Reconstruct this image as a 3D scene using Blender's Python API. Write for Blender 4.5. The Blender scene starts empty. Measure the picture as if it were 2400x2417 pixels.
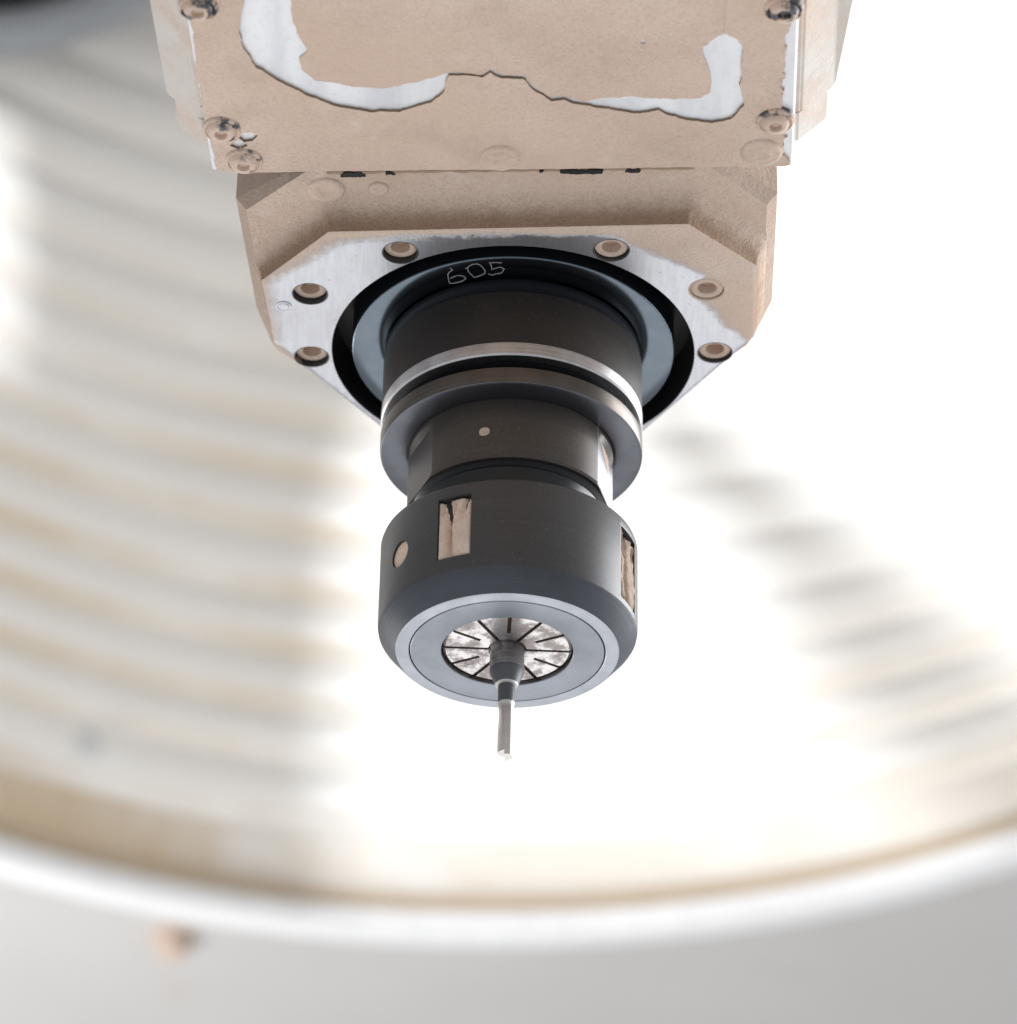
import bpy, bmesh, math, random
import numpy as np
from mathutils import Vector, Matrix, noise
from mathutils.geometry import delaunay_2d_cdt

random.seed(7)
MM = 0.001
SC = bpy.context.scene
COL = SC.collection

# ------------------------------------------------------------------ camera
cam_d = bpy.data.cameras.new("camera")
cam = bpy.data.objects.new("camera", cam_d)
COL.objects.link(cam)
ELEV, YAW, ROLL = math.radians(32.8024), math.radians(-0.0261), math.radians(1.13)
CAM_POS = Vector((0.0, -933.0 * math.cos(math.radians(30.7)), -933.0 * math.sin(math.radians(30.7))))
f = Vector((math.sin(YAW) * math.cos(ELEV), math.cos(YAW) * math.cos(ELEV), math.sin(ELEV)))
r = f.cross(Vector((0, 0, 1))).normalized()
u = r.cross(f)
r2 = r * math.cos(ROLL) + u * math.sin(ROLL)
u2 = -r * math.sin(ROLL) + u * math.cos(ROLL)
cam.matrix_world = Matrix(((r2.x, u2.x, -f.x, CAM_POS.x * MM), (r2.y, u2.y, -f.y, CAM_POS.y * MM),
                           (r2.z, u2.z, -f.z, CAM_POS.z * MM), (0, 0, 0, 1)))
cam_d.sensor_fit = 'AUTO'
cam_d.sensor_width = 36.0
cam_d.lens = 36.0 * 9030.0 / 2417.0
cam_d.clip_start = 0.02
cam_d.clip_end = 50.0
cam_d.dof.use_dof = True
cam_d.dof.focus_distance = 0.932
cam_d.dof.aperture_fstop = 15.5
SC.camera = cam

# ------------------------------------------------------------------ light
world = bpy.data.worlds.new("World")
SC.world = world
world.use_nodes = True
bg = world.node_tree.nodes["Background"]
bg.inputs[0].default_value = (0.95, 0.975, 1.0, 1.0)
bg.inputs[1].default_value = 0.54

SC.view_settings.view_transform = 'Standard'
SC.view_settings.look = 'None'
SC.view_settings.exposure = 0.0
SC.view_settings.gamma = 1.0
SC.render.engine = 'CYCLES'
SC.cycles.use_denoising = True
SC.cycles.max_bounces = 10
SC.cycles.diffuse_bounces = 6
SC.cycles.sample_clamp_indirect = 8.0


def aim(o, target):
    d = Vector(target) * MM - o.location
    o.rotation_euler = d.to_track_quat('-Z', 'Y').to_euler()


def area(name, loc, target, sx, sy, power, col):
    l = bpy.data.lights.new(name, 'AREA')
    l.shape = 'RECTANGLE'
    l.size, l.size_y = sx * MM, sy * MM
    l.energy = power
    l.color = col
    o = bpy.data.objects.new(name, l)
    o.location = Vector(loc) * MM
    aim(o, target)
    COL.objects.link(o)
    return o


area("side_fill", (700, 270, 230), (0, 0, 60), 600, 520, 10.0, (0.97, 0.985, 1.0))  # unseen fill added to brighten the right-hand sides
area("under_fill", (-60, 420, -720), (0, 150, 150), 1500, 1300, 7.0, (1.0, 0.985, 0.965))  # unseen fill added below, stands for bounce onto the undersides

area("rear_fill", (-950, 1150, -250), (-260, 1420, 1120), 700, 500, 15.0, (1.0, 0.99, 0.97))  # unseen fill added for the drum's left side and ceiling

# unseen light added inside the drum; a holed box (below) shapes its patches
LAMP = Vector((200, 600, 1290))
pl = bpy.data.lights.new("drum_patch_light", 'POINT')
pl.energy = 29.0
pl.shadow_soft_size = 1.9 * MM
pl.color = (0.97, 0.985, 1.0)
plo = bpy.data.objects.new("drum_patch_light", pl)
plo.location = LAMP * MM
COL.objects.link(plo)

# ------------------------------------------------------------------ helpers


def link(name, me, parent=None, mat=None, label=None, kind=None):
    o = bpy.data.objects.new(name, me)
    COL.objects.link(o)
    if parent is not None:
        o.parent = parent
    for m in (mat if isinstance(mat, (list, tuple)) else [mat]):
        if m is not None:
            me.materials.append(m)
    if label:
        o["label"] = label
    if kind:
        o["kind"] = kind
    return o


def thing(name, label, cat, loc=(0, 0, 0)):
    o = bpy.data.objects.new(name, None)
    o.empty_display_size = 0.02
    COL.objects.link(o)
    o.location = Vector(loc) * MM
    o["label"] = label
    o["category"] = cat
    return o


def mesh(name, verts, faces, smooth=None, mats=None):
    """verts in mm"""
    me = bpy.data.meshes.new(name)
    me.from_pydata([(v[0] * MM, v[1] * MM, v[2] * MM) for v in verts], [], faces)
    me.update()
    if mats is not None:
        me.polygons.foreach_set("material_index", mats)
    bm = bmesh.new()
    bm.from_mesh(me)
    bmesh.ops.remove_doubles(bm, verts=bm.verts, dist=1e-7)
    bmesh.ops.recalc_face_normals(bm, faces=bm.faces)
    bm.to_mesh(me)
    bm.free()
    if smooth is not None:
        me.polygons.foreach_set("use_smooth", [True] * len(me.polygons))
        me.set_sharp_from_angle(angle=math.radians(smooth))
    return me


def lathe_data(prof, seg=192, cx=0.0, cy=0.0, closed=False):
    vs, fs = [], []
    n = len(prof)
    for k in range(seg):
        a = 2 * math.pi * k / seg
        for (rr, z) in prof:
            vs.append([cx + rr * math.cos(a), cy + rr * math.sin(a), z])
    for k in range(seg):
        k2 = (k + 1) % seg
        for i in range(n if closed else n - 1):
            j = (i + 1) % n
            fs.append((k * n + i, k2 * n + i, k2 * n + j, k * n + j))
    return vs, fs


def lathe(name, prof, seg=192, smooth=28, cx=0.0, cy=0.0, closed=False):
    vs, fs = lathe_data(prof, seg, cx, cy, closed)
    return mesh(name, vs, fs, smooth)


def inside(px, py, poly):
    poly = np.asarray(poly, float)
    res = np.zeros(px.shape, bool)
    n = len(poly)
    for i in range(n):
        x1, y1 = poly[i]
        x2, y2 = poly[(i + 1) % n]
        if y1 == y2:
            continue
        c = ((y1 > py) != (y2 > py)) & (px < (x2 - x1) * (py - y1) / (y2 - y1) + x1)
        res ^= c
    return res


def polydist(px, py, line, closed=False):
    line = np.asarray(line, float)
    d = np.full(px.shape, 1e9)
    n = len(line)
    for i in range(n if closed else n - 1):
        a, b = line[i], line[(i + 1) % n]
        ab = b - a
        t = np.clip(((px - a[0]) * ab[0] + (py - a[1]) * ab[1]) / max(ab @ ab, 1e-9), 0, 1)
        d = np.minimum(d, np.hypot(px - a[0] - t * ab[0], py - a[1] - t * ab[1]))
    return d


def resample(poly, step, closed=True):
    out = []
    n = len(poly)
    for i in range(n if closed else n - 1):
        a, b = Vector(poly[i]), Vector(poly[(i + 1) % n])
        m = max(1, int((b - a).length / step))
        for k in range(m):
            out.append(tuple(a.lerp(b, k / m)))
    if not closed:
        out.append(tuple(poly[-1]))
    return out


def ragged(poly, amp, freq, seed, step=0.6, closed=True):
    pts = resample(poly, step, closed)
    out = []
    for (x, y) in pts:
        p = Vector((x * freq, y * freq, seed))
        q = p * 3.1
        out.append((x + amp * (noise.noise(p) + 0.5 * noise.noise(q)),
                    y + amp * (noise.noise(p + Vector((9.1, 3.3, 1.7))) + 0.5 * noise.noise(q + Vector((5, 2, 8))))))
    return out


def tri_face(outer, holes, step):
    """triangulated region (2d) with interior grid points -> verts, tris, list of boundary loops (indices)"""
    pts, edges = [], []
    loops = []
    for lp in [outer] + holes:
        s = len(pts)
        pts += [Vector(p[:2]) for p in lp]
        m = len(lp)
        edges += [(s + i, s + (i + 1) % m) for i in range(m)]
        loops.append(list(range(s, s + m)))
    if step:
        o = np.asarray(outer)
        xs = np.arange(o[:, 0].min(), o[:, 0].max(), step)
        ys = np.arange(o[:, 1].min(), o[:, 1].max(), step)
        gx, gy = np.meshgrid(xs, ys)
        gx = gx.ravel() + step * 0.5
        gy = gy.ravel() + step * 0.5
        ok = inside(gx, gy, outer) & (polydist(gx, gy, outer, True) > step * 0.45)
        for h in holes:
            ok &= ~inside(gx, gy, h) & (polydist(gx, gy, h, True) > step * 0.45)
        pts += [Vector((a, b)) for a, b in zip(gx[ok], gy[ok])]
    v, e, fc, ov, oe, of = delaunay_2d_cdt(pts, edges, [], 0, 1e-5)
    where = {}
    for i, src in enumerate(ov):
        for s in src:
            where[s] = i
    va = np.array([(p.x, p.y) for p in v])
    tri = [t for t in fc if len(t) == 3]
    ta = np.array(tri)
    c = va[ta].mean(axis=1)
    ok = inside(c[:, 0], c[:, 1], outer)
    for h in holes:
        ok &= ~inside(c[:, 0], c[:, 1], h)
    tri = [tuple(t) for t, k in zip(tri, ok) if k]
    return va, tri, [[where[i] for i in lp] for lp in loops]


def slab(name, outer, holes, z0, z1, step=None, smooth=30, wall_slot=0, zfun=None):
    """prism between z0 (face seen from below) and z1, with holes; wall faces get material wall_slot"""
    va, tri, loops = tri_face(outer, holes, step)
    n = len(va)
    vs = [(p[0], p[1], z0 if zfun is None else z0 + zfun(p[0], p[1])) for p in va]
    fs = list(tri)
    mats = [0] * len(tri)
    for lp in loops:
        b = len(vs)
        vs += [(va[i][0], va[i][1], z1) for i in lp]
        m = len(lp)
        for i in range(m):
            j = (i + 1) % m
            fs.append((lp[i], lp[j], b + j, b + i))
            mats.append(wall_slot)
    return mesh(name, vs, fs, smooth, mats)


def prism(name, levels, smooth=30, caps=(True, True)):
    """levels: list of (outline, z); outlines all with the same number of points"""
    vs, fs = [], []
    n = len(levels[0][0])
    for (ol, z) in levels:
        vs += [(p[0], p[1], z) for p in ol]
    for k in range(len(levels) - 1):
        for i in range(n):
            j = (i + 1) % n
            fs.append((k * n + i, k * n + j, (k + 1) * n + j, (k + 1) * n + i))
    if caps[0]:
        fs.append(tuple(range(n)))
    if caps[1]:
        fs.append(tuple(range((len(levels) - 1) * n, len(levels) * n)))
    return mesh(name, vs, fs, smooth)


def box_data(x0, x1, y0, y1, z0, z1):
    vs = [(x, y, z) for z in (z0, z1) for y in (y0, y1) for x in (x0, x1)]
    fs = [(0, 1, 3, 2), (4, 6, 7, 5), (0, 4, 5, 1), (2, 3, 7, 6), (0, 2, 6, 4), (1, 5, 7, 3)]
    return vs, fs


def offset(poly, d):
    """offset a counter-clockwise polygon outward; d may be per-vertex"""
    n = len(poly)
    dd = d if isinstance(d, (list, tuple)) else [d] * n
    out = []
    for i in range(n):
        p0, p1, p2 = Vector(poly[i - 1]), Vector(poly[i]), Vector(poly[(i + 1) % n])
        e1, e2 = (p1 - p0).normalized(), (p2 - p1).normalized()
        n1, n2 = Vector((e1.y, -e1.x)), Vector((e2.y, -e2.x))
        b = (n1 + n2)
        b = b / max(b.dot(n1), 0.2)
        out.append(tuple(p1 + b * dd[i]))
    return out


def circle(cx, cy, rad, n=40):
    return [(cx + rad * math.cos(2 * math.pi * k / n), cy + rad * math.sin(2 * math.pi * k / n)) for k in range(n)]


# ------------------------------------------------------------------ materials
class Mat:
    def __init__(self, name):
        self.m = bpy.data.materials.new(name)
        self.m.use_nodes = True
        self.nt = self.m.node_tree
        self.b = self.nt.nodes["Principled BSDF"]
        self.tc = self.nt.nodes.new("ShaderNodeTexCoord")

    def node(self, t, **kw):
        n = self.nt.nodes.new(t)
        for k, v in kw.items():
            setattr(n, k, v)
        return n

    def ln(self, a, b):
        self.nt.links.new(a, b)

    def noise(self, scale, detail=4.0, rough=0.55, stretch=None, off=None):
        n = self.node("ShaderNodeTexNoise")
        n.inputs["Scale"].default_value = scale
        n.inputs["Detail"].default_value = detail
        n.inputs["Roughness"].default_value = rough
        src = self.tc.outputs["Object"]
        if stretch or off:
            mp = self.node("ShaderNodeMapping")
            if stretch:
                mp.inputs["Scale"].default_value = stretch
            if off:
                mp.inputs["Location"].default_value = off
            self.ln(src, mp.inputs["Vector"])
            src = mp.outputs[0]
        self.ln(src, n.inputs["Vector"])
        return n.outputs["Fac"]

    def ramp(self, fac, lo, hi):
        n = self.node("ShaderNodeMapRange")
        n.interpolation_type = 'SMOOTHSTEP'
        n.inputs["From Min"].default_value = lo
        n.inputs["From Max"].default_value = hi
        self.ln(fac, n.inputs["Value"])
        return n.outputs["Result"]

    def math(self, op, a, b=None, clamp=False):
        n = self.node("ShaderNodeMath", operation=op)
        n.use_clamp = clamp
        for i, x in enumerate((a, b)):
            if x is None:
                continue
            if isinstance(x, (int, float)):
                n.inputs[i].default_value = x
            else:
                self.ln(x, n.inputs[i])
        return n.outputs[0]

    def mix(self, fac, a, b):
        n = self.node("ShaderNodeMix", data_type='RGBA')
        for s, x in ((n.inputs[6], a), (n.inputs[7], b)):
            if isinstance(x, tuple):
                s.default_value = (x[0], x[1], x[2], 1)
            else:
                self.ln(x, s)
        if isinstance(fac, (int, float)):
            n.inputs[0].default_value = fac
        else:
            self.ln(fac, n.inputs[0])
        return n.outputs[2]

    def fmix(self, fac, a, b):
        n = self.node("ShaderNodeMix", data_type='FLOAT')
        for s, x in ((n.inputs[2], a), (n.inputs[3], b)):
            if isinstance(x, (int, float)):
                s.default_value = x
            else:
                self.ln(x, s)
        if isinstance(fac, (int, float)):
            n.inputs[0].default_value = fac
        else:
            self.ln(fac, n.inputs[0])
        return n.outputs[0]

    def set(self, key, v):
        s = self.b.inputs[key]
        if isinstance(v, tuple):
            s.default_value = (v[0], v[1], v[2], 1)
        elif isinstance(v, (int, float)):
            s.default_value = v
        else:
            self.ln(v, s)

    def bump(self, h, strength, dist):
        n = self.node("ShaderNodeBump")
        n.inputs["Strength"].default_value = strength
        n.inputs["Distance"].default_value = dist
        self.ln(h, n.inputs["Height"])
        self.ln(n.outputs[0], self.b.inputs["Normal"])


def attr(M, name):
    n = M.node("ShaderNodeAttribute")
    n.attribute_name = name
    return n.outputs["Fac"]


TAN_A, TAN_B, TAN_C = (0.66, 0.525, 0.44), (0.58, 0.45, 0.375), (0.50, 0.38, 0.30)


def dust_color(M, s=1.0):
    big = M.noise(28, 4, 0.6)
    mid = M.noise(160, 5, 0.6)
    fine = M.noise(1500, 3, 0.7)
    c = M.mix(M.ramp(big, 0.38, 0.66), tuple(s * x for x in TAN_A), tuple(s * x for x in TAN_B))
    c = M.mix(M.math('MULTIPLY', M.ramp(mid, 0.5, 0.75), 0.35), c, tuple(s * x for x in TAN_C))
    c = M.mix(M.math('MULTIPLY', M.ramp(fine, 0.45, 0.8), 0.6), c, tuple(s * 0.62 * x for x in TAN_C))
    c = M.mix(M.math('MULTIPLY', M.ramp(M.noise(2600, 2, 0.7), 0.48, 0.75), 0.35), c, tuple(min(0.9, s * 1.3 * x) for x in TAN_A))
    warm = M.ramp(M.noise(14, 3, 0.55, off=(3.1, 1.7, 0.4)), 0.40, 0.66)
    c = M.mix(M.math('MULTIPLY', warm, 0.75), c, tuple(min(0.9, s * x) for x in (0.61, 0.465, 0.375)))
    blot = M.ramp(M.noise(45, 6, 0.7, off=(7.7, 2.2, 5.0)), 0.52, 0.72)
    c = M.mix(M.math('MULTIPLY', blot, 0.45), c, tuple(s * x for x in (0.46, 0.36, 0.295)))
    pale = M.ramp(M.noise(70, 5, 0.65, off=(1.2, 9.4, 2.0)), 0.56, 0.74)
    c = M.mix(M.math('MULTIPLY', pale, 0.4), c, tuple(min(0.9, s * x) for x in (0.72, 0.62, 0.565)))
    h = M.math('ADD', M.noise(900, 4, 0.7), M.math('MULTIPLY', mid, 1.5))
    return c, h


def dust_mat(name, s=1.0, bump=0.55):
    M = Mat(name)
    c, h = dust_color(M, s)
    M.set("Base Color", c)
    M.set("Roughness", 1.0)
    M.set("Specular IOR Level", 0.1)
    M.bump(h, bump, 0.0006)
    return M.m


DUST = dust_mat("dried_dust")
DUST_ROUGH = dust_mat("crusted_dust", 1.0, 1.0)


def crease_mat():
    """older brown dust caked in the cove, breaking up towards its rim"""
    M = Mat("shaded_cove_dust")
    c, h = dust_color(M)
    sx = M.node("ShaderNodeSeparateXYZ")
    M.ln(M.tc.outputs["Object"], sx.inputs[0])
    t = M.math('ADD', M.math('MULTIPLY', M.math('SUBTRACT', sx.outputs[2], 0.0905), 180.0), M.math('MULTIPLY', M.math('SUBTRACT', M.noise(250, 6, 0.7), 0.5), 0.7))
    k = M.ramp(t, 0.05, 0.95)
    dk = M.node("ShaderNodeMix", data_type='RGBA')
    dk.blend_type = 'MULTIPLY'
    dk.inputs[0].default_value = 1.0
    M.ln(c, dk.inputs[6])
    dk.inputs[7].default_value = (0.60, 0.54, 0.48, 1)  # darkens the lower cove for shade as well as brown dust
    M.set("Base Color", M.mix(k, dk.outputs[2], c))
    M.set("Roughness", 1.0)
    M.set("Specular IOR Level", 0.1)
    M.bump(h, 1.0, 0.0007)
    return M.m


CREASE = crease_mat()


def cake_edge_mat():
    M = Mat("shaded_dust_edge")
    M.set("Base Color", M.mix(M.noise(300), (0.17, 0.115, 0.075), (0.34, 0.25, 0.18)))  # brown tone carries the shadow line along the cake's edge
    M.set("Roughness", 0.9)
    return M.m


CAKE_EDGE = cake_edge_mat()


def painted_casting():
    """white paint hazed by dust"""
    M = Mat("dusty_casting")
    c, h = dust_color(M)
    m = M.ramp(M.noise(60, 6, 0.65), 0.38, 0.75)
    c = M.mix(m, (0.62, 0.58, 0.54), c)
    M.set("Base Color", c)
    M.set("Roughness", 0.95)
    M.bump(h, 0.5, 0.0006)
    return M.m


CASTING = painted_casting()


def plate_metal():
    M = Mat("bare_cover_plate")
    n = M.noise(120, 5, 0.6, stretch=(1, 0.15, 1))
    c = M.mix(M.ramp(n, 0.35, 0.7), (0.74, 0.75, 0.78), (0.62, 0.63, 0.67))
    film = M.math('MULTIPLY', M.ramp(M.noise(380, 6, 0.75), 0.52, 0.72), 0.55)
    M.set("Base Color", M.mix(film, c, (0.60, 0.52, 0.46)))
    M.set("Metallic", 0.3)
    M.set("Roughness", 0.5)
    M.bump(n, 0.1, 0.0003)
    return M.m


PLATE = plate_metal()


def ground_steel():
    """machined flange face, dust where the 'dust' attribute says"""
    M = Mat("ground_steel_dusty")
    c, h = dust_color(M)
    br = M.noise(900, 3, 0.6, stretch=(1, 0.12, 1))
    sm = M.noise(35, 5, 0.6)
    metal = M.mix(M.ramp(br, 0.3, 0.7), (0.54, 0.545, 0.58), (0.48, 0.485, 0.52))
    metal = M.mix(M.math('MULTIPLY', M.ramp(sm, 0.45, 0.75), 0.55), metal, (0.42, 0.41, 0.43))
    spots = M.math('MULTIPLY', M.ramp(M.noise(700, 2, 0.5), 0.66, 0.74), 0.55)
    metal = M.mix(spots, metal, (0.30, 0.25, 0.21))
    d = attr(M, "dust")
    g = M.math('ADD', d, M.math('MULTIPLY', M.math('SUBTRACT', M.noise(420, 6, 0.75), 0.5), 0.7))
    mask = M.ramp(g, 0.22, 0.78)
    M.set("Base Color", M.mix(mask, metal, c))
    M.set("Metallic", M.fmix(mask, 0.85, 0.0))
    M.set("Roughness", M.fmix(mask, 0.31, 1.0))
    hh = M.fmix(mask, M.math('MULTIPLY', br, 0.12), h)
    M.bump(hh, 0.4, 0.0006)
    return M.m


FLANGE = ground_steel()


def metal(name, col, rough, metallic=1.0, ring=0.0, var=0.25, spec=0.5, dusty=0.0, dustcol=(0.22, 0.17, 0.135)):
    """ring>0: concentric / turned marks as a bump along radius or height"""
    M = Mat(name)
    n = M.noise(90, 5, 0.6)
    c = M.mix(M.ramp(n, 0.3, 0.75), col, tuple(x * (1 - var) for x in col))
    sp = M.noise(1400, 2, 0.5)
    tm = M.ramp(M.noise(160, 4, 0.7, stretch=(0.12, 0.12, 14)), 0.45, 0.8)
    c = M.mix(M.math('MULTIPLY', tm, 0.35), c, tuple(min(1, x * 1.6 + 0.012) for x in col))
    if dusty:
        dm = M.math('MULTIPLY', M.ramp(M.noise(45, 5, 0.6), 0.25, 0.7), dusty)
        dm = M.math('MULTIPLY', dm, M.fmix(M.ramp(sp, 0.4, 0.7), 0.6, 1.0))
        c = M.mix(dm, c, dustcol)
        M.set("Roughness", M.fmix(dm, rough, 0.75))
        sp2 = M.ramp(M.noise(2600, 1, 0.5), 0.71, 0.79)
        c = M.mix(M.math('MULTIPLY', sp2, 0.35), c, (0.34, 0.30, 0.27))
    else:
        M.set("Roughness", M.fmix(M.ramp(n, 0.3, 0.7), rough, rough * 1.25))
    M.set("Base Color", c)
    M.set("Metallic", metallic)
    M.set("Specular IOR Level", spec)
    if ring:
        sx = M.node("ShaderNodeSeparateXYZ")
        M.ln(M.tc.outputs["Object"], sx.inputs[0])
        rad = M.math('SQRT', M.math('ADD', M.math('POWER', sx.outputs[0], 2.0), M.math('POWER', sx.outputs[1], 2.0)))
        w = M.math('SINE', M.math('MULTIPLY', M.math('ADD', rad, sx.outputs[2]), 2 * math.pi / 0.00045))
        hn = M.math('ADD', w, M.math('MULTIPLY', M.noise(1200, 3, 0.6), 1.2))
        M.bump(hn, ring, 0.00004)
    else:
        M.bump(sp, 0.12, 0.0001)
    return M.m


BLACK_OX = metal("black_oxide_steel", (0.042, 0.042, 0.046), 0.36, 0.0, 0.0, 0.3, 0.6, dusty=0.25, dustcol=(0.09, 0.082, 0.076))
BLACK_DUSTY = metal("dusty_black_steel", (0.022, 0.020, 0.019), 0.5, 0.0, 0.0, 0.3, 0.35, dusty=0.5, dustcol=(0.07, 0.055, 0.045))
BLACK_DEEP = metal("deep_black_steel", (0.012, 0.013, 0.016), 0.3, 0.0, 0.0, 0.2, 0.4)
NUT_BEVEL = metal("blued_nut_bevel", (0.055, 0.062, 0.078), 0.4, 0.15, 0.06, 0.25, 0.5)
NUT_FACE = metal("grey_nut_face", (0.275, 0.295, 0.335), 0.34, 0.75, 0.05, 0.15)
NUT_RIM = metal("pale_nut_rim", (0.43, 0.45, 0.50), 0.38, 0.75, 0.04, 0.2)
BLUED = metal("blued_spindle_steel", (0.125, 0.15, 0.18), 0.15, 1.0, 0.02, 0.15)
STEEL = metal("worn_bright_steel", (0.64, 0.63, 0.64), 0.3, 1.0, 0.15, 0.4)
STEEL_BROWN = metal("oiled_brown_steel", (0.125, 0.11, 0.10), 0.3, 1.0, 0.1, 0.3)
FLANGE_UNDER = metal("turned_flange_steel", (0.12, 0.125, 0.145), 0.28, 0.9, 0.25, 0.2)
BODY_DARK = metal("holder_body_steel", (0.055, 0.050, 0.047), 0.33, 0.3, 0.0, 0.3, 0.5, dusty=0.25)
FLAT_STEEL = metal("bright_wrench_flat", (0.60, 0.60, 0.63), 0.28, 1.0, 0.0, 0.3)
SHANK = metal("worn_carbide_shank", (0.50, 0.48, 0.48), 0.36, 0.85, 0.0, 0.75)
CUTTER_DARK = metal("coated_cutter_neck", (0.115, 0.118, 0.13), 0.45, 0.5, 0.0, 0.2)
CUTTER_PALE = metal("ground_cutter_shoulder", (0.62, 0.60, 0.59), 0.45, 0.6, 0.0, 0.2)
CUTTER_FLUTE = metal("ground_cutter_flute", (0.66, 0.625, 0.60), 0.3, 0.9, 0.0, 0.35)


def collet_mat():
    M = Mat("polished_collet_steel")
    n = M.noise(260, 5, 0.6)
    n2 = M.noise(700, 4, 0.6)
    m = M.ramp(M.math('ADD', n, M.math('MULTIPLY', n2, 0.35)), 0.58, 0.78)
    c = M.mix(m, (0.66, 0.64, 0.635), (0.31, 0.275, 0.27))
    M.set("Base Color", c)
    M.set("Metallic", 0.9)
    M.set("Roughness", M.fmix(m, 0.22, 0.45))
    M.bump(n, 0.2, 0.0003)
    return M.m


COLLET = collet_mat()


def simple(name, col, rough=0.8, spec=0.3):
    M = Mat(name)
    n = M.noise(60, 5, 0.6)
    M.set("Base Color", M.mix(n, col, tuple(0.8 * x for x in col)))
    M.set("Roughness", rough)
    M.set("Specular IOR Level", spec)
    return M.m


DARK_GAP = simple("dark_recess", (0.012, 0.012, 0.014), 0.6)
BROWN_SLIT = simple("oil_stained_slit", (0.07, 0.045, 0.03), 0.8)
SCRIBE = simple("scribed_mark", (0.42, 0.42, 0.40), 0.7)


def ceiling_mat():
    M = Mat("grey_ceiling_paint")
    base = M.mix(M.noise(9, 5, 0.6), (0.56, 0.545, 0.535), (0.50, 0.485, 0.475))
    spots = M.math('MULTIPLY', M.ramp(M.noise(22, 3, 0.6, off=(0.3, 0.1, 0)), 0.60, 0.78), 0.22)
    M.set("Base Color", M.mix(spots, base, (0.46, 0.36, 0.29)))
    M.set("Roughness", 0.55)
    return M.m


CEIL = ceiling_mat()
RUBBER = simple("black_rubber", (0.016, 0.022, 0.03), 0.6)
MASK_BLACK = simple("light_mask_black", (0.03, 0.03, 0.03), 0.8)


def bolt_mat():
    M = Mat("dust_filled_bolt")
    c, h = dust_color(M)
    m = M.ramp(M.noise(230, 4, 0.6), 0.50, 0.60)
    c = M.mix(m, c, (0.10, 0.10, 0.11))
    M.set("Base Color", c)
    M.set("Metallic", M.math('MULTIPLY', m, 0.7))
    M.set("Roughness", M.fmix(m, 1.0, 0.35))
    M.bump(h, 0.4, 0.0005)
    return M.m


BOLT = bolt_mat()


def rib_mat():
    """white ribbed plastic; brown residue sits in the grooves (object z = 0 and PITCH at the grooves)"""
    M = Mat("stained_white_plastic")
    sx = M.node("ShaderNodeSeparateXYZ")
    M.ln(M.tc.outputs["Object"], sx.inputs[0])
    t = M.math('DIVIDE', sx.outputs[2], PITCH * MM)
    groove = M.math('ABSOLUTE', M.math('SUBTRACT', t, 0.16))      # residue lies low on each fold
    gm = M.math('SUBTRACT', 1.0, M.ramp(groove, 0.05, 0.26))
    g = M.node("ShaderNodeNewGeometry")
    gp = M.node("ShaderNodeSeparateXYZ")
    M.ln(g.outputs["Position"], gp.inputs[0])
    n = M.node("ShaderNodeTexNoise")
    n.inputs["Scale"].default_value = 5.0
    n.inputs["Detail"].default_value = 3.0
    M.ln(g.outputs["Position"], n.inputs["Vector"])
    low = M.math('SUBTRACT', 1.0, M.ramp(gp.outputs[2], 0.98, 1.25))
    right = M.math('MULTIPLY', M.ramp(gp.outputs[0], 0.12, 0.22), M.math('SUBTRACT', 1.0, M.ramp(gp.outputs[2], 0.82, 0.98)))
    right = M.math('MULTIPLY', right, 0.6)
    left = M.math('SUBTRACT', 1.0, M.ramp(gp.outputs[0], -0.16, -0.05))
    side = M.math('MAXIMUM', right, left)
    amt = M.math('MULTIPLY', M.math('MULTIPLY', M.ramp(n.outputs["Fac"], 0.25, 0.6), side), M.fmix(low, 0.15, 1.0))
    film = M.math('MULTIPLY', amt, 0.16)
    stain = M.math('ADD', M.math('MULTIPLY', M.math('MULTIPLY', gm, amt), 0.80), film)
    M.set("Base Color", M.mix(stain, (0.86, 0.85, 0.835), (0.67, 0.58, 0.46)))
    M.set("Roughness", 0.35)
    return M.m


PITCH = 48.0
RIB = rib_mat()
LIP = simple("white_lip_paint", (0.84, 0.84, 0.85), 0.4)
def band_mat():
    M = Mat("stained_band")
    g = M.node("ShaderNodeNewGeometry")
    gp = M.node("ShaderNodeSeparateXYZ")
    M.ln(g.outputs["Position"], gp.inputs[0])
    n = M.noise(6, 4, 0.6)
    left = M.math('SUBTRACT', 1.0, M.ramp(gp.outputs[0], -0.25, 0.05))
    amt = M.math('MULTIPLY', M.ramp(n, 0.25, 0.65), M.fmix(left, 0.35, 1.0))
    M.set("Base Color", M.mix(amt, (0.84, 0.83, 0.81), (0.60, 0.48, 0.34)))
    M.set("Roughness", 0.6)
    return M.m


BAND = band_mat()
LEDGE = simple("brown_residue_ledge", (0.56, 0.45, 0.33), 0.9)

# ------------------------------------------------------------------ setting: ribbed drum and ceiling
DC = (-25.0, 958.0)
ZF, ZS, ZP = 88.7, 95.7, 94.5

ceil_me = lathe("ceiling", [(556, 690), (556, 675), (2300, 675), (2300, 690)], 160, 20, *DC)
ceiling = link("ceiling", ceil_me, None, CEIL, "flat grey painted ceiling panel around the ribbed drum", "structure")


def ceiling_bolt(x, y, rad, h):
    prof = [(rad * 1.25, 675.4), (rad * 1.25, 673.5), (rad, 673.0), (rad * 0.98, 675 - h * 0.7), (rad * 0.8, 675 - h * 0.93), (rad * 0.4, 675 - h), (0.01, 675 - h)]
    return link("bolt", lathe("bolt", prof, 32, 40, x, y), ceiling, dust_mat("bolt_dust", 0.95, 0.5))


ceiling_bolt(-221, 1518, 12, 16)

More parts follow.
